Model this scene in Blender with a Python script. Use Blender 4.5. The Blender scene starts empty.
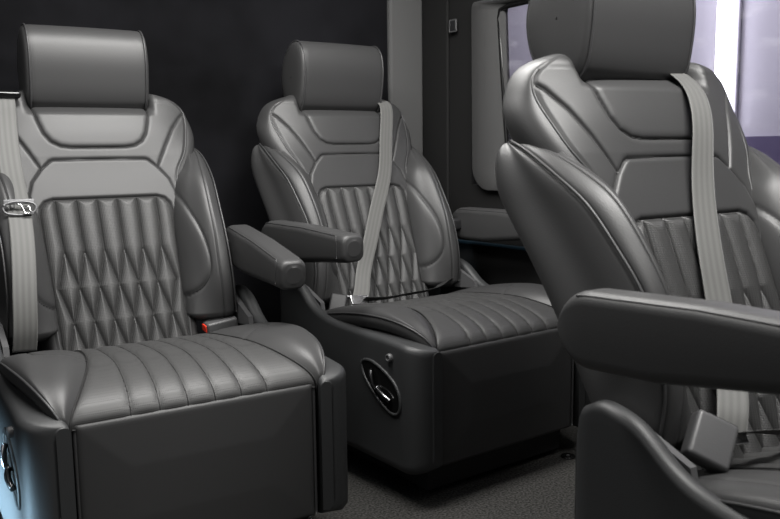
import bpy, math, random
import numpy as np
from mathutils import Matrix, Vector
random.seed(4)
C = bpy.context.scene.collection

# ------------------------------------------------------------------ camera
F_PX, PITCH, ROLL, CAM_H, YAW = 829.5, 0.13426, -0.01158, 0.8846, 0.59182
cp, sp_, cr, sr = math.cos(PITCH), math.sin(PITCH), math.cos(ROLL), math.sin(ROLL)
fw = Vector((0, cp, -sp_)); up0 = Vector((0, sp_, cp)); rt0 = Vector((1, 0, 0))
rt = rt0*cr + up0*sr; up = up0*cr - rt0*sr
M = Matrix.Identity(4)
for i in range(3):
    M[i][0], M[i][1], M[i][2] = rt[i], up[i], -fw[i]
cam_d = bpy.data.cameras.new('camera'); cam = bpy.data.objects.new('camera', cam_d); C.objects.link(cam)
cam.matrix_world = Matrix.Translation((0, 0, CAM_H)) @ (Matrix.Rotation(-YAW, 4, 'Z') @ M)
cam_d.sensor_width = 36; cam_d.lens = F_PX/780*36; cam_d.clip_start = .05
cam_d.dof.use_dof = True; cam_d.dof.focus_distance = 2.1; cam_d.dof.aperture_fstop = 8.0
bpy.context.scene.camera = cam

# ------------------------------------------------------------------ world, lights, exposure
w = bpy.data.worlds.new('world'); bpy.context.scene.world = w; w.use_nodes = True
w.node_tree.nodes['Background'].inputs[0].default_value = (.80, .86, .95, 1)
w.node_tree.nodes['Background'].inputs[1].default_value = .02
def area(name, loc, target, sx, sy, power, col):
    d = bpy.data.lights.new(name, 'AREA'); d.shape = 'RECTANGLE'; d.size = sx; d.size_y = sy; d.energy = power; d.color = col
    o = bpy.data.objects.new(name, d); C.objects.link(o); o.location = loc
    o.rotation_euler = (Vector(target)-Vector(loc)).to_track_quat('-Z', 'Y').to_euler(); return o
area('ceiling_light_bar', (1.1, .50, 1.86), (1.1, .9, .5), .9, .5, 46, (1, .985, .96))
area('rear_ceiling_light', (.80, 1.62, 1.86), (.80, 1.72, .5), 1.3, .35, 40, (1, .985, .96))
area('doorway_light', (-1.3, .9, 1.75), (.8, 2.1, .7), 1.2, 1.2, 8, (1, .99, .98))
area('workshop_light', (-.45, 1.90, .12), (.25, 1.84, .14), .5, .18, 6, (.50, .78, 1)).data.spread = math.radians(30)
area('outside_light', (2.6, 2.95, 2.6), (4.0, 2.95, 1.3), 2.4, 1.8, 52, (.95, .93, 1))
sc = bpy.context.scene
sc.view_settings.view_transform = 'Standard'; sc.view_settings.look = 'None'
sc.view_settings.gamma = 1; sc.view_settings.use_curve_mapping = False; sc.view_settings.exposure = 0.2

# ------------------------------------------------------------------ materials
def mat(name, col, rough, bump=0., bscale=300., metal=0., spec=.5, kind='grain', var=0., sheen=0.):
    m = bpy.data.materials.new(name); m.use_nodes = True; nt = m.node_tree; b = nt.nodes['Principled BSDF']
    b.inputs['Base Color'].default_value = (*col, 1); b.inputs['Roughness'].default_value = rough
    b.inputs['Metallic'].default_value = metal; b.inputs['Specular IOR Level'].default_value = spec
    if sheen:
        b.inputs['Sheen Weight'].default_value = sheen; b.inputs['Sheen Roughness'].default_value = .5
    tc = nt.nodes.new('ShaderNodeTexCoord')
    hs = None
    if kind == 'grain':
        t = nt.nodes.new('ShaderNodeTexVoronoi'); t.inputs['Scale'].default_value = bscale; t.feature = 'SMOOTH_F1'
        nt.links.new(tc.outputs['Object'], t.inputs['Vector']); hs = t.outputs['Distance']
    elif kind == 'noise':
        t = nt.nodes.new('ShaderNodeTexNoise'); t.inputs['Scale'].default_value = bscale; t.inputs['Detail'].default_value = 4
        nt.links.new(tc.outputs['Object'], t.inputs['Vector']); hs = t.outputs['Fac']
    elif kind == 'perf':
        t = nt.nodes.new('ShaderNodeTexVoronoi'); t.inputs['Scale'].default_value = bscale; t.inputs['Randomness'].default_value = 0
        mp = nt.nodes.new('ShaderNodeMapping'); mp.inputs['Rotation'].default_value = (0, .0, 0)
        mp.inputs['Scale'].default_value = (1, .001, 1) if bump > 0 else (1, 1, 1); bump = abs(bump)
        nt.links.new(tc.outputs['Object'], mp.inputs['Vector']); nt.links.new(mp.outputs[0], t.inputs['Vector'])
        r = nt.nodes.new('ShaderNodeMapRange'); r.inputs[1].default_value = .18; r.inputs[2].default_value = .36
        nt.links.new(t.outputs['Distance'], r.inputs[0]); hs = r.outputs[0]
        mx = nt.nodes.new('ShaderNodeMix'); mx.data_type = 'RGBA'
        mx.inputs[6].default_value = (.006, .006, .006, 1); mx.inputs[7].default_value = (*col, 1)
        nt.links.new(r.outputs[0], mx.inputs[0]); nt.links.new(mx.outputs[2], b.inputs['Base Color'])
    elif kind == 'web':
        uv = nt.nodes.new('ShaderNodeUVMap'); sx = nt.nodes.new('ShaderNodeSeparateXYZ'); nt.links.new(uv.outputs[0], sx.inputs[0])
        mm = nt.nodes.new('ShaderNodeMath'); mm.operation = 'MULTIPLY'; mm.inputs[1].default_value = 2*math.pi*4
        nt.links.new(sx.outputs[0], mm.inputs[0]); sn = nt.nodes.new('ShaderNodeMath'); sn.operation = 'SINE'; nt.links.new(mm.outputs[0], sn.inputs[0])
        r = nt.nodes.new('ShaderNodeMapRange'); r.inputs[1].default_value = -1; r.inputs[3].default_value = .78; r.inputs[4].default_value = 1.05
        nt.links.new(sn.outputs[0], r.inputs[0])
        mx = nt.nodes.new('ShaderNodeMix'); mx.data_type = 'RGBA'; mx.blend_type = 'MULTIPLY'; mx.inputs[0].default_value = 1
        mx.inputs[6].default_value = (*col, 1); nt.links.new(r.outputs[0], mx.inputs[7]); nt.links.new(mx.outputs[2], b.inputs['Base Color'])
        t = nt.nodes.new('ShaderNodeTexNoise'); t.inputs['Scale'].default_value = 900; nt.links.new(tc.outputs['Object'], t.inputs['Vector']); hs = t.outputs['Fac']
    if var:
        n = nt.nodes.new('ShaderNodeTexNoise'); n.inputs['Scale'].default_value = var; n.inputs['Detail'].default_value = 5
        nt.links.new(tc.outputs['Object'], n.inputs['Vector'])
        rp = nt.nodes.new('ShaderNodeValToRGB'); rp.color_ramp.elements[0].position = .35; rp.color_ramp.elements[1].position = .68
        rp.color_ramp.elements[0].color = (*[c*.45 for c in col], 1); rp.color_ramp.elements[1].color = (*[c*1.7 for c in col], 1)
        nt.links.new(n.outputs['Fac'], rp.inputs[0]); nt.links.new(rp.outputs[0], b.inputs['Base Color'])
    if bump and hs is not None:
        bp = nt.nodes.new('ShaderNodeBump'); bp.inputs['Strength'].default_value = bump; bp.inputs['Distance'].default_value = .0008
        nt.links.new(hs, bp.inputs['Height']); nt.links.new(bp.outputs[0], b.inputs['Normal'])
    return m
LEATHER = mat('black_leather', (.035, .035, .0355), .45, .16, 520, spec=.42)
PERF = mat('perforated_leather', (.038, .038, .038), .5, .4, 270, kind='perf')
PERFC = mat('perforated_seat_leather', (.038, .038, .038), .5, -.35, 300, kind='perf')
PIPE = mat('leather_piping', (.032, .032, .033), .45, 0)
PLASTIC = mat('textured_black_plastic', (.026, .027, .028), .5, .3, 700)
BLACK = mat('matt_black_plastic', (.008, .008, .009), .6, 0)
GLOSSB = mat('gloss_black_plastic', (.006, .006, .006), .12, 0)
CHROME = mat('chrome', (.6, .6, .61), .25, 0, metal=1)
SWITCH = mat('dark_chrome', (.22, .22, .225), .25, 0, metal=1)
STEEL = mat('brushed_grey_trim', (.16, .16, .165), .38, 0, metal=.4)
GREYP = mat('grey_plastic', (.07, .07, .072), .42, .2, 600)
THREAD_SHADE = mat('thread_and_groove_shade', (.006, .006, .006), .7, 0)  # black stands for the thread and for the shade painted into seam grooves
RED = mat('red_plastic', (.75, .045, .02), .35, 0)
WEB = mat('grey_seat_belt_webbing', (.085, .085, .081), .6, .3, kind='web', sheen=.3)
WEBD = mat('black_webbing', (.012, .012, .012), .6, .3, kind='web')
SUEDE = mat('dark_suede', (.0052, .0052, .0062), .95, .4, 350, kind='noise', spec=.1, var=2.4)
TRIMG = mat('grey_fabric_trim', (.085, .085, .085), .8, .5, 500, spec=.25)
REVEAL = mat('grey_window_trim', (.05, .05, .05), .8, .5, 500, spec=.25)
TRIMD = mat('charcoal_trim', (.010, .010, .010), .8, .4, 400, spec=.2)
CARPET = mat('dark_carpet', (.042, .041, .039), 1.0, 1.0, 220, kind='noise', spec=.05, var=170)
CEIL = mat('grey_headliner', (.07, .07, .07), .9, 0)
BLUET = mat('blue_trim', (.008, .018, .027), .35, 0)
EXTW = mat('lilac_workshop_wall', (.56, .55, .585), .7, 0, var=0)
EXTD = mat('purple_workshop_base', (.13, .11, .19), .6, 0)
def emis(name, col, s):
    m = bpy.data.materials.new(name); m.use_nodes = True; b = m.node_tree.nodes['Principled BSDF']
    b.inputs['Emission Color'].default_value = (*col, 1); b.inputs['Emission Strength'].default_value = s
    b.inputs['Base Color'].default_value = (.8, .8, .8, 1); return m
TUBE = emis('light_tube', (.97, .97, 1), 6)
def glass_mat():
    m = bpy.data.materials.new('smudged_glass'); m.use_nodes = True; nt = m.node_tree; nt.nodes.clear()
    o = nt.nodes.new('ShaderNodeOutputMaterial'); tr = nt.nodes.new('ShaderNodeBsdfTransparent'); gl = nt.nodes.new('ShaderNodeBsdfGlossy')
    df = nt.nodes.new('ShaderNodeBsdfDiffuse'); df.inputs[0].default_value = (.8, .8, .85, 1)
    tr.inputs[0].default_value = (.86, .85, .90, 1); gl.inputs['Roughness'].default_value = .03
    fr = nt.nodes.new('ShaderNodeFresnel'); fr.inputs[0].default_value = 1.3
    m1 = nt.nodes.new('ShaderNodeMixShader'); nt.links.new(fr.outputs[0], m1.inputs[0]); nt.links.new(tr.outputs[0], m1.inputs[1]); nt.links.new(gl.outputs[0], m1.inputs[2])
    tc = nt.nodes.new('ShaderNodeTexCoord'); mp = nt.nodes.new('ShaderNodeMapping'); mp.inputs['Scale'].default_value = (1, 5, 14); mp.inputs['Rotation'].default_value = (.5, 0, 0)
    n = nt.nodes.new('ShaderNodeTexNoise'); n.inputs['Scale'].default_value = 1.6; n.inputs['Detail'].default_value = 6
    nt.links.new(tc.outputs['Object'], mp.inputs[0]); nt.links.new(mp.outputs[0], n.inputs['Vector'])
    r = nt.nodes.new('ShaderNodeMapRange'); r.inputs[1].default_value = .55; r.inputs[2].default_value = .85; r.inputs[4].default_value = .12
    nt.links.new(n.outputs['Fac'], r.inputs[0])
    m2 = nt.nodes.new('ShaderNodeMixShader'); nt.links.new(r.outputs[0], m2.inputs[0]); nt.links.new(m1.outputs[0], m2.inputs[1]); nt.links.new(df.outputs[0], m2.inputs[2])
    nt.links.new(m2.outputs[0], o.inputs[0]); return m
GLASS = glass_mat()

# ------------------------------------------------------------------ mesh helpers
def make(name, verts, faces, m, parent=None, smooth=True, uvs=None, kind=None):
    me = bpy.data.meshes.new(name); me.from_pydata([tuple(map(float, v)) for v in verts], [], [tuple(map(int, f)) for f in faces]); me.update()
    if smooth: me.polygons.foreach_set('use_smooth', [len(p.vertices) <= 4 for p in me.polygons])
    if uvs is not None:
        ul = me.uv_layers.new(name='UVMap')
        for l in me.loops: ul.data[l.index].uv = uvs[l.vertex_index]
    me.materials.append(m)
    o = bpy.data.objects.new(name, me); C.objects.link(o)
    if parent is not None: o.parent = parent
    if kind: o['kind'] = kind
    return o
def grid_faces(n, mm, cu=False, cv=False):
    i = np.arange(n if cu else n-1); j = np.arange(mm if cv else mm-1)
    I, J = np.meshgrid(i, j, indexing='ij'); I2 = (I+1) % n; J2 = (J+1) % mm
    return np.stack([I*mm+J, I2*mm+J, I2*mm+J2, I*mm+J2], -1).reshape(-1, 4)
def spl(xs, ys, x):                    # natural cubic spline
    xs = np.asarray(xs, float); ys = np.asarray(ys, float); x = np.asarray(x, float); n = len(xs); h = np.diff(xs)
    one = ys.ndim == 1
    if one: ys = ys[:, None]
    A = np.eye(n); b = np.zeros((n, ys.shape[1]))
    for i in range(1, n-1):
        A[i, i-1] = h[i-1]; A[i, i] = 2*(h[i-1]+h[i]); A[i, i+1] = h[i]
        b[i] = 6*((ys[i+1]-ys[i])/h[i]-(ys[i]-ys[i-1])/h[i-1])
    m = np.linalg.solve(A, b); k = np.clip(np.searchsorted(xs, x)-1, 0, n-2); hh = h[k][..., None]
    a = (xs[k+1]-x)[..., None]; c = (x-xs[k])[..., None]
    r = m[k]*a**3/(6*hh)+m[k+1]*c**3/(6*hh)+(ys[k]/hh-m[k]*hh/6)*a+(ys[k+1]/hh-m[k+1]*hh/6)*c
    return r[..., 0] if one else r
def cr_curve(P, n, closed=False):      # Catmull-Rom (centripetal-ish via chord knots), n samples
    P = np.asarray(P, float)
    if closed:
        Q = np.concatenate([P[-3:], P, P[:4]]); d = np.linalg.norm(np.diff(Q, axis=0), axis=1)**.7+1e-9; t = np.concatenate([[0], np.cumsum(d)])
        return spl(t, Q, np.linspace(t[3], t[3+len(P)], n, endpoint=False))
    d = np.linalg.norm(np.diff(P, axis=0), axis=1)**.7+1e-9; t = np.concatenate([[0], np.cumsum(d)])
    return spl(t, P, np.linspace(0, t[-1], n))
def pdist(Q, line, closed=False):      # distance of (N,2|3) points to a polyline
    L = np.asarray(line, float); 
    if closed: L = np.concatenate([L, L[:1]])
    best = np.full(len(Q), 1e9)
    for a, b in zip(L[:-1], L[1:]):
        ab = b-a; t = np.clip(((Q-a) @ ab)/max(ab @ ab, 1e-12), 0, 1)
        best = np.minimum(best, np.linalg.norm(Q-a-t[:, None]*ab, axis=1))
    return best
def inside(Q, poly):
    poly = np.asarray(poly, float); x, y = Q[:, 0], Q[:, 1]; r = np.zeros(len(Q), bool); n = len(poly)
    for i in range(n):
        x1, y1 = poly[i]; x2, y2 = poly[(i+1) % n]
        if y1 == y2: continue
        c = ((y1 > y) != (y2 > y)) & (x < (x2-x1)*(y-y1)/(y2-y1)+x1); r ^= c
    return r
def normals(P, cu=False, cv=False):
    def dif(A, ax, cl):
        if cl: return np.roll(A, -1, ax)-np.roll(A, 1, ax)
        return np.gradient(A, axis=ax)
    n = np.cross(dif(P, 0, cu), dif(P, 1, cv)); l = np.linalg.norm(n, axis=-1, keepdims=True); return n/np.maximum(l, 1e-12)
def tube(pts, r, closed=False, k=8):
    P = np.asarray(pts, float); n = len(P)
    T = np.roll(P, -1, 0)-np.roll(P, 1, 0) if closed else np.gradient(P, axis=0)
    T /= np.maximum(np.linalg.norm(T, axis=1, keepdims=True), 1e-12)
    ref = np.array([0, 0, 1.]) if abs(T[0][2]) < .9 else np.array([1., 0, 0]); N = []
    u = np.cross(T[0], ref); u /= np.linalg.norm(u)
    for t in T:
        u = u-t*(u @ t); u /= max(np.linalg.norm(u), 1e-9); N.append(u.copy())
    N = np.array(N); B = np.cross(T, N); a = np.linspace(0, 2*math.pi, k, endpoint=False)
    V = P[:, None]+r*(np.cos(a)[None, :, None]*N[:, None]+np.sin(a)[None, :, None]*B[:, None])
    F = [tuple(f) for f in grid_faces(n, k, closed, True)]
    if not closed: F += [tuple(range(k-1, -1, -1)), tuple((n-1)*k+i for i in range(k))]
    return V.reshape(-1, 3), F
def joinm(*parts):
    V, F, o = [], [], 0
    for v, f in parts:
        V.append(np.asarray(v, float)); F += [tuple(int(i)+o for i in q) for q in f]; o += len(v)
    return np.concatenate(V), F
def mirror(V, F):
    V = np.array(V, float); V[:, 0] *= -1; return V, [tuple(reversed(f)) for f in F]
def rbox(sx, sy, sz, r, n=4):          # rounded box centred at the origin (cube-sphere)
    k = 2*n+2; V, F = [], []
    h = np.array([sx, sy, sz])/2; r = min(r, *h)
    ts = np.concatenate([np.linspace(-1, 0, n+1), np.linspace(0, 1, n+1)]); sg = np.concatenate([-np.ones(n+1), np.ones(n+1)])
    for ax in range(3):
        for s in (-1, 1):
            o = len(V); b, c = (ax+1) % 3, (ax+2) % 3
            for i in range(k):
                for j in range(k):
                    d = np.zeros(3); d[ax] = s; d[b] = math.tan(ts[i]*math.pi/4); d[c] = math.tan(ts[j]*math.pi/4)
                    q = np.zeros(3); q[ax] = s; q[b] = sg[i]; q[c] = sg[j]
                    d /= np.linalg.norm(d); V.append(q*(h-r)+d*r)
            for i in range(k-1):
                for j in range(k-1):
                    f = (o+i*k+j, o+(i+1)*k+j, o+(i+1)*k+j+1, o+i*k+j+1); F.append(f if s > 0 else f[::-1])
    return np.array(V), F
def xf(VF, loc=(0, 0, 0), rx=0, ry=0, rz=0):
    V, F = VF; m = np.array((Matrix.Rotation(rz, 3, 'Z') @ Matrix.Rotation(ry, 3, 'Y') @ Matrix.Rotation(rx, 3, 'X'))); return V @ m.T+np.array(loc), F
def frame_box(VF, loc, X, Y):          # place with explicit local x / y directions
    V, F = VF; X = np.array(X, float); X /= np.linalg.norm(X); Y = np.array(Y, float); Y -= X*(X @ Y); Y /= np.linalg.norm(Y); Z = np.cross(X, Y)
    return V @ np.stack([X, Y, Z])+np.array(loc), F
def prism(poly, z0, z1, axis=2):
    n = len(poly); V = []
    for z in (z0, z1):
        for a, b in poly: V.append({0: (z, a, b), 1: (a, z, b), 2: (a, b, z)}[axis])
    F = [tuple(range(n))[::-1], tuple(range(n, 2*n))]+[(i, (i+1) % n, n+(i+1) % n, n+i) for i in range(n)]
    return np.array(V), F
def bx(x0, x1, y0, y1, z0, z1):
    return prism([(x0, y0), (x1, y0), (x1, y1), (x0, y1)], z0, z1)
def thing(name, label, cat, loc, rz, group=None):
    o = bpy.data.objects.new(name, None); o.empty_display_size = .1; C.objects.link(o); o.location = loc; o.rotation_euler = (0, 0, rz)
    o['label'] = label; o['category'] = cat
    if group: o['group'] = group
    return o
def ribbon(pts, wdirs, width, th=.0016):
    P = cr_curve(pts, 90); W = cr_curve(wdirs, 90); T = np.gradient(P, axis=0); T /= np.linalg.norm(T, axis=1, keepdims=True)
    W = W-T*np.sum(W*T, 1, keepdims=True); W /= np.linalg.norm(W, axis=1, keepdims=True); N = np.cross(T, W)
    a = np.linspace(-1, 1, 17); prof = [(x, th/2) for x in a]+[(x, -th/2) for x in a[::-1]]
    V = np.stack([P+W*x*width/2+N*z for x, z in prof], 1); n, k = V.shape[:2]
    F = [tuple(f) for f in grid_faces(n, k, False, True)]+[tuple(range(k)), tuple((n-1)*k+i for i in range(k))[::-1]]
    uv = [((x+1)/2, i/20) for i in range(n) for x, z in prof]
    return V.reshape(-1, 3), F, uv

# ------------------------------------------------------------------ setting (van interior)
RW, SW, TOP = 2.585, 1.90, 1.90
def struct(name, VF, m, smooth=False): return make(name, VF[0], VF[1], m, None, smooth, kind='structure')
struct('floor', bx(-.35, SW+.05, -1.6, RW+.04, -.05, 0), CARPET)
struct('wall_rear', bx(-.35, 1.742, RW, RW+.06, 0, TOP), SUEDE)
struct('ceiling', bx(-.35, SW+.05, .2, RW+.06, TOP, TOP+.05), CEIL)
# right-hand side wall with an opening for the window
wy0, wy1, wz0, wz1 = -.6, 2.20, .735, 1.40
struct('wall_right', joinm(bx(SW, SW+.05, -1.6, RW+.06, 0, .75), bx(SW, SW+.05, 2.30, RW+.06, .75, TOP), bx(SW, SW+.05, -1.6, 2.30, 1.36, TOP)), TRIMD)
struct('trim_1', xf(rbox(.150, .03, TOP-.02, .012), (1.812, RW-.004, TOP/2)), TRIMG, True)            # light pillar in the rear corner
struct('trim_2', xf(rbox(.014, .165, TOP-.02, .006), (SW-.006, 2.505, TOP/2)), TRIMD, True)           # dark pillar beside it
struct('trim_3', xf(rbox(.02, 1.9, .012, .004), (SW-.008, 1.63, .551), rx=-.012), BLUET, True)
# window reveal: rounded moulded panel sloping to the glass
def reveal():
    # outer loop on the wall face, inner loop at the glass
    def loop(y0, y1, z0, z1, r, x):
        pts = []
        for cy, cz, a0 in ((y1-r, z0+r, -90), (y1-r, z1-.02, 0), (y0+r, z1-.02, 90), (y0+r, z0+r, 180)):
            rr = r if cz < 1 else .02
            for k in range(9):
                a = math.radians(a0+90*k/8); pts.append((x, cy+rr*math.cos(a), cz+rr*math.sin(a)))
        return np.array(pts)
    o0 = loop(wy0-.1, 2.335, .735, 1.372, .075, SW-.004); o1 = loop(wy0-.1, 2.337, .732, 1.374, .077, SW-.018)
    o2 = loop(wy0-.09, 2.330, .737, 1.370, .072, SW-.022); o3 = loop(wy0, 2.185, .80, 1.352, .05, SW+.010); o4 = loop(wy0, 2.178, .806, 1.347, .045, SW+.03)
    V = np.stack([o0, o1, o2, o3, o4]); V[..., 1] -= np.where(V[..., 1] > 1, (1.37-V[..., 2])*.11, 0)
    return V.reshape(-1, 3), [tuple(f) for f in grid_faces(5, len(o0), False, True)]
struct('window_1', reveal(), REVEAL, True)
glass = make('pane', *bx(SW+.022, SW+.027, wy0, 2.19, .79, 1.36), GLASS, None, False); glass['kind'] = 'structure'; glass.name = 'window_2'
def seal():
    pts = [(SW+.012, 1.0, 1.344), (SW+.012, 2.13, 1.344), (SW+.012, 2.165, 1.336), (SW+.012, 2.172, 1.31), (SW+.012, 2.124, .87), (SW+.012, 2.108, .83), (SW+.012, 2.08, .812), (SW+.012, 1.0, .812)]
    return tube(np.concatenate([np.linspace(a, b, 12, endpoint=False) for a, b in zip(pts[:-1], pts[1:])]+[[pts[-1]]]), .008)
struct('trim_4', seal(), GLOSSB, True)
struct('wall_outside', bx(4.0, 4.05, -1.5, 5.5, .92, 3.2), EXTW); struct('wall_outside_base', bx(3.98, 4.05, -1.5, 5.5, -.05, .92), EXTD)
struct('floor_outside', bx(SW+.06, 4.0, -1.6, 5.5, -.3, -.05), EXTD)
lt = thing('light_fitting', 'bright white vertical strip light seen through the window', 'light', (3.96, 2.71, .93), 0)
make('light_tube', *xf(rbox(.03, .085, 1.5, .012), (-.02, 0, .755)), TUBE, lt)
make('housing', *xf(rbox(.02, .13, 1.54, .008), (.022, 0, .76)), EXTW, lt)
clip = thing('wall_clip', 'small dark rectangular clip on the pillar left of the window', 'clip', (SW-.016, 2.385, 1.31), 0)
make('clip_frame', *joinm(*[xf(rbox(.006, a, b, .002), (0, y, z)) for a, b, y, z in ((.042, .006, 0, .02), (.042, .006, 0, -.02), (.006, .046, .018, 0), (.006, .046, -.018, 0))]), GREYP, clip)
make('clip_plate', *xf(rbox(.004, .034, .038, .001)), BLACK, clip)
bolt = thing('floor_bolt', 'small black round bolt cap in the carpet at right', 'bolt', (1.689, 1.61, 0), 0)
a = np.linspace(0, 2*math.pi, 24, endpoint=False)
rings = [(.021, .0005), (.021, .003), (.018, .006), (.011, .0065), (.009, .003), (.001, .003)]
make('washer', np.concatenate([np.stack([r*np.cos(a), r*np.sin(a), 0*a+z], 1) for r, z in rings]), grid_faces(6, 24, False, True), GLOSSB, bolt)
make('socket', *xf(rbox(.008, .008, .004, .001), (0, 0, .005)), STEEL, bolt)

# ------------------------------------------------------------------ the captain's chair
ZK = [.36, .41, .50, .58, .67, .76, .864, .93, 1.0, 1.045]
YK = [-.078, -.058, -.022, .010, .047, .086, .131, .155, .186, .203]
yc = lambda z: spl(ZK, YK, z)
VS = 1.08                                                   # height stretched along the reclined face
def torso():
    zs = np.concatenate([np.linspace(.37, 1.012, 320), 1.012+.033*np.sin(np.linspace(0, math.pi/2, 12)[1:])])
    roll_ = np.concatenate([np.zeros(320), 1-np.cos(np.linspace(0, math.pi/2, 12)[1:])])
    W = spl([.36, .5, .7, .8, .86, .90, .94, .97, .995, 1.015, 1.033, 1.045], [.19, .20, .222, .247, .272, .284, .286, .276, .264, .246, .207, .163], zs)
    WF = spl([.36, .5, .7, .80, .838, .867, .918, .96, .985, 1.0, 1.018, 1.034, 1.045], [.165, .175, .185, .195, .209, .228, .248, .258, .257, .250, .228, .194, .150], zs)
    nf = 281; a = np.linspace(-1, 1, nf)
    rows = []
    for z, q, wd, wf in zip(zs, roll_, W, WF):
        y0 = float(yc(min(z, 1.012))) + .045*q
        ss = min(max((z-.80)/.17, 0), 1); ss = ss*ss*(3-2*ss)
        x = a*wf
        yy = y0+ss*.024*np.abs(x/.23)**3
        sm = lambda t_: np.clip(t_, 0, 1)**2*(3-2*np.clip(t_, 0, 1))
        yy = yy+.045*sm((z-.975)/.035)*(1-q)*(1-sm((np.abs(x)-.145)/.03))       # tucks in below the headrest
        T = .115*(1-q)+.002
        e = yy[-1]
        ang = np.linspace(0, math.pi/2, 10)[1:]
        rr = wd-wf; Te = min(T, float(np.interp(z, [.88, .95, 1.01], [.088, .070, .050]))) if q == 0 else min(T, .050*(1-q)+.002); ry = Te*.75
        sx = wf+rr*np.sin(ang); sy = e+ry*(1-np.cos(ang))
        yb = y0+T; ye = e+Te
        bx_ = np.concatenate([[wd], wd-.02*(1-np.cos(ang)), np.linspace(wd-.03, 0, 8)]); by_ = np.concatenate([[e+ry+(ye-e-ry)*.3], e+ry+(ye-e-ry)*(.3+.7*np.sin(ang)), ye+(yb-ye)*np.linspace(0, 1, 8)])
        X = np.concatenate([x, sx, bx_, -bx_[::-1][1:], -sx[::-1]]); Y = np.concatenate([yy, sy, by_, by_[::-1][1:], sy[::-1]])
        rows.append(np.stack([X, Y, np.full_like(X, z)], 1))
    P = np.array(rows); n, k = P.shape[:2]
    N = normals(P, False, True); N *= np.where((N[:, :nf, 1].mean() < 0), 1, -1)
    Q = np.stack([P[..., 0], P[..., 2]*VS], -1)[:, :nf].reshape(-1, 2)
    v = lambda L: np.array(L, float)*np.array([1, VS])
    sym = lambda L: v(L+[(-x, z) for x, z in L[::-1]])
    U = sym([(.0, .893), (.07, .8935), (.095, .897), (.117, .909), (.132, .930), (.142, .960), (.151, 1.0), (.153, 1.05)])
    TR = sym([(0, .8625), (.118, .8615), (.127, .858), (.150, .838), (.176, .806), (.188, .77), (.19, .60), (.175, .40), (.17, .3)])
    QU = sym([(0, .762), (.132, .762), (.152, .756), (.164, .742), (.168, .722), (.165, .62), (.161, .51), (.157, .41), (.155, .30)])
    d = np.zeros(len(Q))
    groove = lambda dd, dep, wid: -dep*np.exp(-(dd/wid)**1.5)
    puff = lambda dd, hh, r: hh*np.sqrt(np.clip(1-(1-np.clip(dd/r, 0, 1))**2, 0, 1))
    inU, inT, inQ = inside(Q, U), inside(Q, TR), inside(Q, QU)
    dU, dT, dQ = pdist(Q, U), pdist(Q, TR), pdist(Q, QU)
    d += np.where(inU, puff(dU, .006, .016), 0)+groove(dU, .0028, .0024)
    d += np.where(inT & ~inQ, puff(np.minimum(dT, dQ), .0045, .010), 0)+groove(dT, .0028, .0024)
    shz = np.clip((Q[:, 1]/VS-.79)/.08, 0, 1)
    Y1 = v([(.150, .840), (.164, .866), (.182, .898), (.210, .942), (.240, .975), (.268, .993)]); Y2 = Y1*np.array([-1, 1])
    dY = np.minimum(pdist(Q, Y1), pdist(Q, Y2))
    outer = ~inU & ~inT
    d += np.where(outer, puff(np.minimum(np.minimum(dU, dT), dY), .0045, .012)*shz, 0)+np.where(outer, groove(dY, .0028, .0024), 0)
    # quilting: straight flutes running into three rows of diamonds
    seg = []
    r0 = [-.128+.0512*i for i in range(6)]; r1 = [-.1225+.049*i for i in range(6)]; r2 = [-.147+.049*i for i in range(7)]
    for p, q in zip(r0, r1): seg.append(((p, .760), (p*.99, .70), (q, .634)))
    def bow(A, B):
        A, B = np.array(A), np.array(B); return (A, A*.5+B*.5, B)
    for lo, hi, zl, zh, xl, xh in ((r2, r1, .546, .634, 7, 6), (r1, r2, .464, .546, 6, 7), (r2, r1, .384, .464, 7, 6)):
        for xa in hi:
            for xb in lo:
                if abs(abs(xa-xb)-.0245) < .003: seg.append(bow((xa, zh), (xb, zl)))
    dq = np.full(len(Q), 1e9)
    for s_ in seg: dq = np.minimum(dq, pdist(Q, v(s_)))
    dd = np.minimum(dq, dQ*1.0)
    d += np.where(inQ, puff(dd, .0165, .0240)-.006, 0)+np.where(inQ, 0, groove(dQ, .004, .003))
    D = np.zeros((n, k)); D[:, :nf] = d.reshape(n, nf)
    D[:, :nf] *= np.clip((1-np.abs(a))/.04, 0, 1)[None]*np.clip((1.04-zs)/.03, 0, 1)[:, None]
    P = P+N*D[..., None]
    V = P.reshape(-1, 3); F = grid_faces(n, k, False, True)
    ci = F % k; ri = F//k
    fc = np.stack([np.take(Q, 0)*0+V[F].mean(1)[:, 0], zs[ri].mean(1)*VS], 1)
    front = (ci.max(1) < nf)
    reg = np.zeros(len(F), int)
    reg[front & inside(fc, TR)] = 2; reg[front & inside(fc, U)] = 1; reg[front & inside(fc, QU)] = 3
    out = []
    for r in range(4):
        f = F[reg == r]; ids, inv = np.unique(f, return_inverse=True); out.append((V[ids], inv.reshape(f.shape)))
    pip = [P[205:319, c_].copy() for c_ in (0, nf-1)]
    N2 = normals(P, False, True); N2 *= np.where(N2[:300, :nf, 1].mean() < 0, 1, -1)
    def on(L, step=.004):                                   # lay a seam line on the finished surface
        L = np.asarray(L, float); o = []
        for p, q in zip(L[:-1], L[1:]):
            m = max(2, int(np.linalg.norm(q-p)/step)+1); o += [p+(q-p)*t_ for t_ in np.linspace(0, 1, m, endpoint=False)]
        o = np.array(o+[L[-1]]); z = o[:, 1]/VS; c_ = (o[:, 0]/np.interp(z, zs, WF)+1)/2*(nf-1); r_ = np.interp(z, zs, np.arange(n))
        ok = (c_ > 1) & (c_ < nf-2) & (z > .40) & (z < 1.012); c_, r_ = c_[ok], r_[ok]
        if len(c_) < 3: return None
        i0, j0 = r_.astype(int), c_.astype(int); fi, fj = (r_-i0)[:, None], (c_-j0)[:, None]
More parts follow.
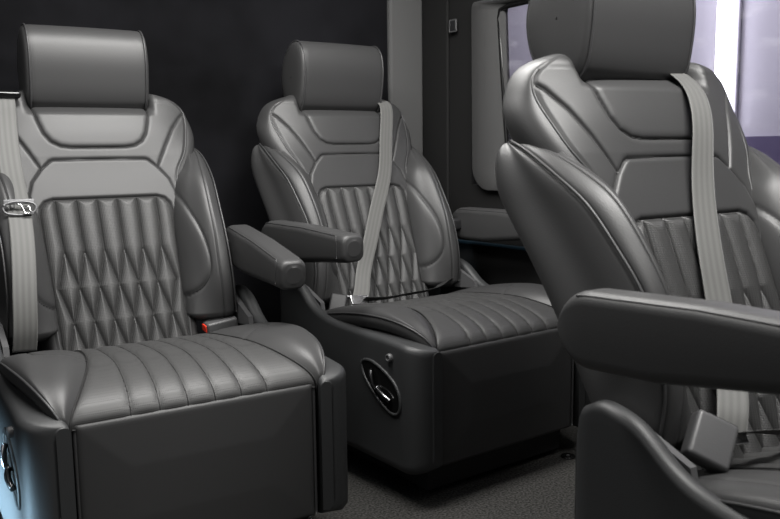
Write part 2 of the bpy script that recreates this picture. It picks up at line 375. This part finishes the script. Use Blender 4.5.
        S_ = lambda G: G[i0, j0]*(1-fi)*(1-fj)+G[i0+1, j0]*fi*(1-fj)+G[i0, j0+1]*(1-fi)*fj+G[i0+1, j0+1]*fi*fj
        return S_(P)+S_(N2)*.0001
    seams = [on(L) for L in (U, TR[3:-3], QU[1:-1], Y1, Y2)]; quilts = [on(v(L)) for L in seg]
    st = joinm(*[tube(L, .0016, k=6) for L in seams if L is not None]); qt = joinm(*[tube(L, .0014, k=5) for L in quilts if L is not None])  # dark tubes: thread plus painted shade along the groove bottoms
    return out, pip, st, qt
WP = np.array([(.281, .238, .893), (.290, .18, .872), (.289, .115, .834), (.283, .060, .794), (.277, .010, .737), (.272, -.040, .67), (.272, -.070, .60), (.274, -.085, .53), (.28, -.08, .455)])
WB = np.array([(.283, .247, .888), (.299, .250, .872), (.309, .243, .832), (.311, .222, .79), (.311, .18, .737), (.309, .13, .67), (.307, .085, .60), (.304, .045, .53), (.30, .0, .45)])
WI = np.array([(.258, .205, .892), (.240, .155, .870), (.220, .118, .836), (.194, .100, .800), (.179, .075, .735), (.172, .047, .67), (.168, .020, .60), (.165, -.008, .53), (.160, -.040, .455)])
WM = np.array([(.275, .226, .891), (.270, .155, .876), (.258, .090, .843), (.249, .035, .803), (.243, -.015, .74), (.239, -.056, .672), (.237, -.080, .60), (.240, -.092, .53), (.247, -.088, .455)])
def wing():
    mid = (WI+WM)/2+np.array([-.004, -.012, 0]); mid[0:2] = (WI[0:2]+WM[0:2])/2
    mp = (WM*.5+WP*.5)+np.array([0, -.006, .001])
    A = [WI+np.array([-.004, .03, 0]), WI, mid, WM, mp, WP, WP*.8+WB*.2+np.array([.004, 0, 0]), WB*.6+WP*.4+np.array([.004, 0, 0]), WB, WB+np.array([-.03, .012, 0]), WB*.4+WI*.6+np.array([0, .05, 0])]
    G = np.stack(A, 1)                                      # 9 x 11 x 3
    t = np.arange(9); G = spl(t, G.reshape(9, -1), np.linspace(0, 8, 110)).reshape(110, 11, 3)
    u = np.array([0, .35, 1.5, 3, 3.6, 4.2, 4.7, 6, 7, 7.6, 9]); uu = np.linspace(0, 9, 170)
    P = np.stack([spl(u, g, uu) for g in G])
    N = normals(P); N *= np.where(N[40:80, 30:50, 1].mean() < 0, 1, -1)
    fr = (uu < 4.2)[None]*np.ones((110, 1))
    Q = np.stack([P[..., 0], P[..., 2]*VS], -1).reshape(-1, 2); v = np.array([1, VS])
    OV = cr_curve(np.array([(.178, .785), (.194, .735), (.207, .690), (.216, .640), (.219, .592), (.213, .553), (.196, .526), (.168, .505)])*v, 40)
    reg = np.concatenate([OV, np.array([(.12, .505), (.12, .785)])*v])
    dO = pdist(Q, OV); dM = pdist(P.reshape(-1, 3), spl(t, WM, np.linspace(0, 8, 60)))
    d = -.003*np.exp(-(dO/.0028)**1.5)+np.where(inside(Q, reg), .006*np.sqrt(1-(1-np.clip(dO/.02, 0, 1))**2), 0)-.0025*np.exp(-(dM/.003)**2)
    dP = pdist(P.reshape(-1, 3), spl(t, WP, np.linspace(0, 8, 60)))
    d = d.reshape(110, 170)*fr-.003*np.exp(-(dP.reshape(110, 170)/.005)**2)
    P = P+N*d[..., None]
    def near(L):
        idx = [int(np.argmin(np.where(fr.ravel() > 0, np.linalg.norm(Q-p, axis=1), 9))) for p in L]; R = P.reshape(-1, 3)[idx]
        for _ in range(3): R[1:-1] = (R[:-2]+2*R[1:-1]+R[2:])/4
        return R
    seam = joinm(tube(P[4:-2, int(np.argmin(abs(uu-3)))], .0011, k=6), tube(near(OV), .0014, k=6))
    # close both ends
    top = P[:1].mean(1, keepdims=True)*.6+P[:1]*.4; bot = P[-1:]*.7+P[-1:].mean(1, keepdims=True)*.3+np.array([0, .01, -.02]); bot2 = P[-1:].mean(1, keepdims=True)*.95+P[-1:]*.05+np.array([0, .015, -.024])
    P = np.concatenate([P[:1].mean(1, keepdims=True)+0*P[:1]*1, top, P, bot, bot2]); n, k = P.shape[:2]
    return (P.reshape(-1, 3), [tuple(f)[::-1] for f in grid_faces(n, k, False, True)]), seam
def wing_piping():
    L = spl(np.arange(9), WP, np.linspace(.0, 8, 90)); return tube(L+np.array([.0015, -.0015, .0005]), .0026)
HS = [(.228, .990), (.204, 1.006), (.186, 1.075), (.183, 1.135), (.196, 1.185), (.226, 1.211), (.266, 1.208), (.305, 1.174), (.327, 1.12), (.325, 1.075), (.310, 1.034), (.27, .992)]
def headrest():
    L = cr_curve(HS, 84, True); c = L.mean(0); xs = np.linspace(-.148, .148, 41); rows = []
    for x in xs:
        e = abs(x)/.148; k = 1+.012*(1-e**2)-.02*max(0, (e-.93)/.07)**2; rows.append(np.concatenate([np.full((84, 1), x), c+(L-c)*k], 1))
    P = np.array(rows); N = normals(P, False, True); q = L; dg = pdist(q, np.array([(.210, 1.002), (.206, 1.004)])); 
    P[..., 1:] -= (P[..., 1:]-c)/np.linalg.norm(P[..., 1:]-c, axis=-1, keepdims=True)*(.003*np.exp(-(dg/.005)**2))[None, :, None]
    return P.reshape(-1, 3), [tuple(f) for f in grid_faces(41, 84, False, True)]
def headrest_end(s):
    L = cr_curve(HS, 84, True); c = L.mean(0); rows = []
    for k, dx in ((.985, 0), (.975, .004), (.93, .009), (.8, .0125), (.55, .0145), (.25, .015), (.02, .015)):
        rows.append(np.concatenate([np.full((84, 1), s*(.147+dx)), c+(L-c)*k], 1))
    F = [tuple(f) for f in grid_faces(len(rows), 84, False, True)]
    return np.array(rows).reshape(-1, 3), F if s > 0 else [f[::-1] for f in F]
def headrest_pipe(s):
    L = cr_curve(HS, 84, True); return tube(np.concatenate([np.full((84, 1), s*.149), L], 1), .0028, True)
# cushion
def cushion():
    t = np.arange(10)
    cy = [-.02, -.10, -.20, -.30, -.42, -.50, -.558, -.594, -.606, -.600]; cz = [.372, .402, .434, .450, .4575, .449, .432, .410, .387, .365]
    by = [.0, -.10, -.20, -.30, -.40, -.475, -.545, -.592, -.608, -.600]; bz = [.383, .412, .443, .464, .476, .473, .454, .425, .400, .375]
    xs = [.155, .153, .153, .157, .175, .198, .222, .242, .250, .248]; xo = [.300, .308, .314, .317, .316, .308, .294, .276, .264, .256]
    oy = [.0, -.10, -.20, -.30, -.40, -.475, -.545, -.592, -.606, -.594]; oz = [.37, .402, .428, .447, .458, .458, .446, .422, .397, .375]
    tt = np.linspace(0, 9, 150); f = lambda q: spl(t, q, tt)
    cy, cz, by, bz, xs, xo, oy, oz = map(f, (cy, cz, by, bz, xs, xo, oy, oz))
    ns = 151; nb = 60; a = np.linspace(-1, 1, ns); b = np.linspace(0, 1, nb)
    cen, bol = [], []
    rl = [-.1385+.0554*i for i in range(6)]
    for i in range(150):
        x = a*xs[i]; wv = xs[i]/.25
        k = .94+.06*min(1, i/110)
        lines = np.array([r*(.83+.17*np.clip((tt[i]-2)/5, 0, 1)) for r in rl]+[-xs[i], xs[i]])
        dd = np.abs(x[:, None]-lines[None]).min(1)
        h = .0055*np.sqrt(1-(1-np.clip(dd/.022, 0, 1))**2)*np.interp(i, [0, 112, 132, 150], [1, 1, .25, .15])
        cen.append(np.stack([x, np.full(ns, cy[i]), np.full(ns, cz[i])], 1)); cen[-1] = (cen[-1], h)
        S_ = np.array([xs[i], cy[i], cz[i]]); O_ = np.array([xo[i], oy[i], oz[i]]); K_ = np.array([(xs[i]*.34+xo[i]*.66), by[i], bz[i]])
        K1 = S_*.55+K_*.45; K1[2] = S_[2]+(K_[2]-S_[2])*.82; K2 = O_*.6+K_*.4; K2[2] = O_[2]+(K_[2]-O_[2])*.85; K2[0] += .004
        Lo = O_+np.array([-.008, 0, -.034 if i < 120 else -.034+.012*(i-120)/30]); O2 = O_*.5+Lo*.5+np.array([.006, 0, 0])
        bol.append(spl([0, .25, .50, .72, .86, .93, 1.0], np.stack([S_-np.array([0, 0, .004]), K1, K_, K2, O_, O2, Lo]), b))
    H = np.array([h for _, h in cen]); Pc = np.array([p for p, _ in cen])
    N = normals(Pc); N *= np.where(N[60, 70, 2] > 0, 1, -1); H = H-.004; Pc = Pc+N*H[..., None]
    Pb = np.array(bol); Nb = normals(Pb); Nb *= np.where(Nb[60, 20, 2] > 0, 1, -1)
    # teardrop seam across the bolster top
    Q = Pb.reshape(-1, 3); TD = cr_curve([(.170, -.40, .47), (.215, -.375, .49), (.25, -.36, .48), (.262, -.30, .47), (.258, -.20, .45), (.25, -.05, .42)], 30)
    dT = pdist(Q[:, :2], TD[:, :2]);  Pb = Pb-Nb*(.003*np.exp(-(dT/.0035)**2)).reshape(150, nb)[..., None]*(np.arange(nb) < nb*.8)[None, :, None]
    rx = lambda i, r: r*(.83+.17*np.clip((tt[i]-2)/5, 0, 1))
    tv = [tube(np.array([[np.interp(rx(i, r), Pc[i, :, 0], Pc[i, :, q]) for q in range(3)] for i in range(12, 138)]), .0013, k=5) for r in rl]
    tdi = [int(np.argmin(np.linalg.norm(Q[:, :2]-p[:2], axis=1)+9*(np.arange(len(Q)) % nb > nb*.8))) for p in TD]; tdl = Pb.reshape(-1, 3)[tdi]
    for _ in range(4): tdl[1:-1] = (tdl[:-2]+2*tdl[1:-1]+tdl[2:])/4
    tv += [tube(tdl, .0012, k=5), tube(tdl*np.array([-1, 1, 1]), .0012, k=5)]
    e_ = [Pb[8:140, 0]+np.array([0, 0, .004]), (Pb[8:140, 0]+np.array([0, 0, .004]))*np.array([-1, 1, 1])]
    sti = joinm(*tv, *[tube(q, .0014, k=5) for q in e_])
    pip = np.stack([xo, oy, oz], 1)[14:]
    return (Pc.reshape(-1, 3), [tuple(q)[::-1] if True else q for q in grid_faces(150, ns)]), (Pb.reshape(-1, 3), [tuple(q)[::-1] for q in grid_faces(150, nb)]), tube(pip+np.array([.001, 0, .001]), .0028), sti
def under():                                                # closed body below the cushion skins
    poly = [(-.02, .36), (-.1, .385), (-.2, .40), (-.45, .41), (-.55, .40), (-.58, .375), (-.56, .30), (.0, .30)]
    return prism(poly, -.24, .24, 0)
YT = [-.66, -.62, -.56, -.45, -.35, -.28, -.225, -.175, -.135, -.09, -.04, -.005, .014, .028, .036]
ZT = [.400, .407, .414, .419, .421, .424, .430, .442, .463, .496, .514, .513, .503, .478, .425]
def shell():
    ys = np.concatenate([np.linspace(.036, -.568, 110), -.568-.056*np.sin(np.linspace(0, math.pi/2, 14)[1:])]); rows = []
    for i, y in enumerate(ys):
        q = max(0, i-109)/13; th = q*math.pi/2
        xo = .335-.058*(1-math.cos(th)); xi = .300-.046*float(np.clip((-.38-y)/.12, 0, 1))-.003*(1-math.cos(th))
        zt = float(np.interp(y, YT[::-1][::-1], ZT)) if False else float(spl(YT, ZT, y)); zb = .088+.02*(1-math.cos(th))
        if y > .0: xo -= .012*((y)/.036)**2
        zt -= .012*(1-math.cos(th))
        r = min(.016, (xo-xi)/2-.001); an = np.linspace(0, math.pi/2, 8)
        sec = [(xo, z) for z in np.linspace(zb+.012, zt-r, 26)]+[(xo-r+r*math.cos(t_), zt-r+r*math.sin(t_)) for t_ in an[1:]]
        sec += [(xi+r-r*math.sin(t_), zt-r+r*math.cos(t_)) for t_ in an]+[(xi, zb+.004), (xo-.012, zb)]
        rows.append([(x, y, z) for x, z in sec])
    P = np.array(rows); n, k = P.shape[:2]
    F = [tuple(f)[::-1] for f in grid_faces(n, k, False, True)]+[tuple(range(k)), tuple((n-1)*k+i for i in range(k))[::-1]]
    return P.reshape(-1, 3), F
def front_panel():
    nx, nz = 91, 61; X, Z = np.meshgrid(np.linspace(-.246, .246, nx), np.linspace(.09, .394, nz), indexing='ij')
    e = np.minimum(np.minimum(X+.246, .246-X), np.minimum(.394-Z, Z-.09)); r = .014
    y = -.592-.014*np.sqrt(1-(1-np.clip(e/r, 0, 1))**2)-.008*np.clip(e/.10, 0, 1)
    P = np.stack([X, y, Z], -1); V = P.reshape(-1, 3)
    F = [tuple(f) for f in grid_faces(nx, nz)]
    b = bx(-.244, .244, -.594, -.56, .092, .392); return joinm((V, [f[::-1] for f in F]), b)
def armrest_mesh():                                         # pivot at the rear, pointing to -y
    ys = np.concatenate([.055*np.cos(np.linspace(0, math.pi/2, 12))-.0, np.linspace(0, -.366, 50)[1:], -.366-.022*np.sin(np.linspace(0, math.pi/2, 10)[1:])]); rows = []
    n = len(ys)
    for i, y in enumerate(ys):
        k = 1.0
        if i < 12: k = math.sin(math.acos(min(1, max(0, y/.055))))*.999+.001
        zt, zb = float(np.interp(y, [-.39, -.18, 0, .04], [.042, .051, .050, .048])), float(np.interp(y, [-.39, -.30, -.11, 0, .04], [-.028, -.036, -.058, -.060, -.058]))
        hw = .0335
        if i > 60: q = (i-60)/(n-61); c_ = 1-math.sqrt(max(0, 1-q*q)); zt -= .016*c_; zb += .016*c_; hw -= .014*c_
        zm = (zt+zb)/2; hz = (zt-zb)/2
        if i < 12: hz *= max(.02, k)**.9; hw *= (.8+.2*k)
        r = max(.0005, min(.019, hz*.95, hw*.9)); an = np.linspace(0, math.pi/2, 7)
        sec = []
        for sx, sz, a0 in ((1, 1, 0), (-1, 1, 1), (-1, -1, 2), (1, -1, 3)):
            for t_ in an:
                q_ = a0*math.pi/2+t_; sec.append((sx*(hw-r)+r*math.cos(q_), y, zm+sz*(hz-r)+r*math.sin(q_)))
        rows.append(sec)
    P = np.array(rows); n, k = P.shape[:2]
    F = [tuple(f) for f in grid_faces(n, k, False, True)]+[tuple(range(k))[::-1], tuple((n-1)*k+i for i in range(k))]
    return P.reshape(-1, 3), F
def armrest_piping():
    out = []
    for s in (-1, 1):
        ys = np.linspace(.015, -.346, 40); zt = np.interp(ys, [-.39, -.18, 0, .04], [.042, .051, .050, .046])-.006
        L = [(s*(.0335-.0054), y, z+.0002) for y, z in zip(ys, zt)]
        L += [(s*.0325, -.356, .026), (s*.0335, -.358, .01), (s*.0335, -.358, -.018)]
        out.append(tube(cr_curve(L, 80), .0016, k=6))
    # seam over the top at the front corner
    return joinm(*out)

def build_chair(label):
    t = thing('captain_chair', label, 'seat', (0, 0, 0), 0, 'black leather captain chairs')
    regs, pip, st, qt = torso()
    back = make('backrest', *regs[0], LEATHER, t)
    make('upper_pad', *regs[1], LEATHER, back); make('center_panel', *regs[2], LEATHER, back); make('quilted_insert', *regs[3], PERF, back)
    make('stitching_shade', *st, THREAD_SHADE, back); make('quilt_stitching_shade', *qt, THREAD_SHADE, back)
    for L in pip: make('piping', *tube(L, .0024), PIPE, back)
    wg, wse = wing(); wp_ = wing_piping()
    for s in (1, -1):
        b = make('side_bolster', *(wg if s > 0 else mirror(*wg)), LEATHER, back); 
        make('piping', *(wp_ if s > 0 else mirror(*wp_)), PIPE, back); make('stitching_shade', *(wse if s > 0 else mirror(*wse)), THREAD_SHADE, back)
    h = make('headrest', *headrest(), LEATHER, t)
    for s in (1, -1):
        make('end_panel', *headrest_end(s), LEATHER, h); make('piping', *headrest_pipe(s), PIPE, h)
        make('headrest_post', *tube([(s*.06, .255, .98), (s*.06, .257, 1.04)], .006), CHROME, h)
    ce, bo, pi_, sti = cushion()
    cu = make('seat_cushion', *under(), LEATHER, t); make('ribbed_panel', *ce, PERFC, cu); make('stitching_shade', *sti, THREAD_SHADE, cu)
    for s in (1, -1):
        make('cushion_bolster', *(bo if s > 0 else mirror(*bo)), LEATHER, cu); make('piping', *(pi_ if s > 0 else mirror(*pi_)), PIPE, cu)
    base = make('seat_base', *bx(-.245, .245, -.56, .02, .02, .31), BLACK, t, False)
    fp = make('front_panel', *front_panel(), LEATHER, base)
    for s in (1, -1):
        make('piping', *tube([(s*.243, -.606, z) for z in np.linspace(.10, .382, 30)], .0032), PIPE, base)
    sh = shell()
    make('side_shell', *sh, PLASTIC, base); sl = make('side_shell', *mirror(*sh), PLASTIC, base)
    # power seat switches on the left shell
    oval = cr_curve([(-.405, .338), (-.43, .350), (-.475, .344), (-.535, .318), (-.562, .288), (-.564, .248), (-.545, .234), (-.49, .248), (-.435, .287), (-.412, .312)], 60, True)
    x0 = -.3355
    cpn = make('control_panel', *tube(np.concatenate([np.full((60, 1), x0), oval], 1), .0045, True), PLASTIC, t)
    pv = np.concatenate([np.full((60, 1), x0-.0012), oval], 1); make('recess', pv, [tuple(range(60))], GLOSSB, cpn, False)
    def sw(pts, r, m): return make('seat_switch', *tube(cr_curve(pts, 14), r), SWITCH, cpn)
    sw([(x0-.006, -.452, .330), (x0-.010, -.458, .316), (x0-.010, -.466, .292), (x0-.006, -.470, .283)], .006, CHROME)
    sw([(x0-.006, -.478, .287), (x0-.010, -.490, .284), (x0-.010, -.520, .273), (x0-.006, -.532, .266)], .006, CHROME)
    kb = np.concatenate([np.stack([np.full(20, x), -.527+r*np.cos(a2), .374+r*np.sin(a2)], 1) for x, r in ((x0+.002, .011), (x0-.006, .0105), (x0-.009, .009), (x0-.0095, .006), (x0-.006, .005), (x0-.006, .0005)) for a2 in [np.linspace(0, 2*math.pi, 20, endpoint=False)]])
    make('release_knob', kb, grid_faces(6, 20, False, True), GREYP, cpn)
    # hinge covers beside the backrest
    for s in (1, -1):
        hv = prism([(-.005, .49), (-.03, .50), (-.15, .452), (-.155, .43), (-.03, .42), (.0, .43)], .286, .299, 0)
        make('hinge_cover', *(hv if s > 0 else mirror(*hv)), GREYP, t, False)
    arms = []
    am, ap = armrest_mesh(), armrest_piping()
    for s in (1, -1):
        o = make('armrest', *am, LEATHER, t); o.location = (s*.3625, -.03, .632); make('piping', *ap, PIPE, o); arms.append(o)
        make('pivot', *xf(rbox(.05, .04, .04, .01), (-s*.045, .01, -.005)), BLACK, o)
    return t
def tree(o): return [o]+[q for ch in o.children for q in tree(ch)]
def dup(root):
    r = root.copy(); C.objects.link(r)
    for ch in list(root.children):
        c = ch.copy(); C.objects.link(c); c.parent = r
        for g in list(ch.children):
            d = g.copy(); C.objects.link(d); d.parent = c
    return r
c1 = build_chair('leftmost black leather captain chair, its quilted back uncovered and seat belt hanging unfastened')
c2 = dup(c1); c2['label'] = 'black leather captain chair in the rear corner, buckled belt crossing its quilted back'
c3 = dup(c1); c3['label'] = 'large black leather captain chair closest to camera, in front of the window'
PLACES = [(c1, (.5940, 2.1262, 0), -.0332, 0.), (c2, (1.4139, 2.1887, 0), .0479, -.052), (c3, (1.2293, .8080, 0), -.0147, .0)]
ARM = {0: (.12, .0), 1: (.0, .01), 2: (.0, -.04)}
ARMZ = {0: -.06, 1: 0, 2: 0}
for i, (c, loc, rz, rec) in enumerate(PLACES):
    c.location = loc; c.rotation_euler = (0, 0, rz)
    for ch in c.children:
        nm = ch.name.split('.')[0]
        if nm in ('backrest', 'headrest') and rec:          # this backrest is set a little more upright
            ch.matrix_local = Matrix.Translation((0, .08, .45)) @ Matrix.Rotation(-rec, 4, 'X') @ Matrix.Translation((0, -.08, -.45))
        if nm == 'headrest' and i == 2: ch.matrix_local = Matrix.Translation((-.022, .262, -.002)) @ Matrix.Rotation(.10, 4, 'Z') @ Matrix.Translation((0, -.262, 0))
        if nm == 'armrest' and i == 0 and ch.location.x > 0: ch.location.x = .318
        if nm == 'armrest' and i == 2: ch.location.z = .638; ch.location.y = -.042
        if nm == 'armrest': ch.rotation_euler = (ARM[i][0] if ch.location.x > 0 else ARM[i][1], 0, ARMZ[i] if ch.location.x > 0 else 0)

# ------------------------------------------------------------------ belts and buckles
def belt(i, label):
    c, loc, rz, rec = PLACES[i]; return thing('seat_belt', label, 'seat belt', loc, rz, 'grey seat belts on the chairs')
def back_pt(i, x, z, fwd):
    y = float(yc(z))-fwd; rec = PLACES[i][3]; dy, dz = y-.08, z-.45; c_, s_ = math.cos(rec), math.sin(rec)
    return (x, dy*c_+dz*s_+.08, -dy*s_+dz*c_+.45)
def buckle(par, top, bot, right, size, m, name='buckle'):
    X = np.array(right, float); Y = np.array(top)-np.array(bot); L = np.linalg.norm(Y); mid = (np.array(top)+np.array(bot))/2
    o = make(name, *frame_box(rbox(size[0], L, size[1], .006), mid, X, Y), m, par); return o
for i, lab in ((1, 'grey seat belt buckled across the rear corner chair'), (2, 'grey seat belt buckled across the large chair closest to camera')):
    b = belt(i, lab)
    if i == 1: pts = [(.168, 1.035, -.02), (.160, 1.020, .012), (.152, .99, .020), (.122, .90, .021), (.094, .81, .022), (.020, .69, .028), (-.035, .60, .036), (-.085, .52, .042)]
    else: pts = [(.122, 1.045, -.075), (.110, 1.020, -.026), (.095, .985, .014), (.068, .925, .030), (.040, .85, .027), (.012, .78, .024), (-.025, .69, .030), (-.048, .62, .036), (-.10, .53, .06)]
    P = [back_pt(i, *p) for p in pts]
    if i == 1: P += [(-.125, -.105, .462), (-.150, -.130, .440)]
    else: P += [(-.148, -.108, .488), (-.165, -.118, .462)]
    V, F, uv = ribbon(P, [(1, 0, .0)]*4+[(1, -.15 if i == 1 else -.45, -.08)]*(len(P)-4), .048)
    make('shoulder_webbing', V, F, WEB, b, True, uv)
    e = np.array(P[-1])
    V, F, uv = ribbon([e+np.array([.01, -.004, .002]), e+np.array([.06, -.02, -.001]), (.0, -.16, .443), (.12, -.15, .446), (.19, -.11, .452), (.265, -.05, .445)], [(0, -1, .4)]*6, .047)
    make('lap_webbing', V, F, WEBD, b, True, uv)
    make('latch_plate', *frame_box(rbox(.058, .03, .004, .0018), e+np.array([0, .0, .0]), (1, -.15, -.1), (-.45, -.5, -.7)), CHROME, b)
# buckles belong to their chairs
def chair_buckle(ch, mid, X, Y, size, stalk, col, btn):
    o = make('belt_buckle', *frame_box(rbox(*size, .007), mid, X, Y), col, ch)
    d = np.array(Y, float)/np.linalg.norm(Y)
    make('release_button', *frame_box(rbox(size[0]*.72, .006, size[2]*.62, .002), np.array(mid)+d*size[1]*.5, X, Y), btn, o)
    make('stalk', *tube(stalk, .007), GREYP, o); return o
chair_buckle(c1, (.238, -.075, .425), (0, 1, .1), (-1, .05, -.12), (.042, .085, .030), [(.27, -.07, .43), (.297, -.04, .42), (.30, 0, .38)], GREYP, RED)
chair_buckle(c2, (-.225, -.125, .430), (.75, -.6, -.15), (.6, .1, .55), (.050, .070, .028), [(-.24, -.11, .40), (-.27, -.06, .37), (-.29, -.02, .34)], BLACK, STEEL)
chair_buckle(c3, (-.215, -.118, .462), (.70, -.60, -.45), (.65, .10, .50), (.064, .072, .032), [(-.21, -.125, .42), (-.235, -.11, .40), (-.26, -.05, .36)], GREYP, BLACK)
# hanging, unfastened belt on the left-hand chair
b = belt(0, 'grey seat belt hanging unfastened down the left side of the leftmost chair')
P = [back_pt(0, -.215, 1.035, -.02), back_pt(0, -.216, 1.022, .012), back_pt(0, -.218, .98, .016), back_pt(0, -.222, .90, .022), back_pt(0, -.224, .82, .05), back_pt(0, -.226, .73, .095), back_pt(0, -.233, .64, .118), back_pt(0, -.242, .55, .12), back_pt(0, -.247, .475, .10), (-.25, -.12, .43)]
V, F, uv = ribbon(P, [(1, 0, .0)]*10, .052)
make('shoulder_webbing', V, F, WEB, b, True, uv)
tg = back_pt(0, -.225, .752, .102)
T = Vector(tg)
lp = make('latch_plate', *xf(joinm(tube(cr_curve([(-.034, 0, .008), (.034, 0, .008), (.036, 0, -.002), (.03, 0, -.010), (-.03, 0, -.010), (-.036, 0, -.002)], 40, True), .0028),
     xf(rbox(.068, .004, .012, .0018), (0, .002, .016))), tg, rx=-.2), STEEL, b)
make('tongue', *xf(joinm(tube([(-.006, -.004, .010), (.002, -.006, .008), (.010, -.006, -.014), (.028, -.006, -.014)], .0022), tube([(.010, -.006, .004), (.020, -.006, .003), (.024, -.006, -.012)], .002)), tg, rx=-.2), CHROME, lp)
make('belt_guide', *frame_box(rbox(.072, .034, .018, .007), back_pt(0, -.212, 1.03, .010), (1, 0, 0), (0, 1, .2)), GLOSSB, b)
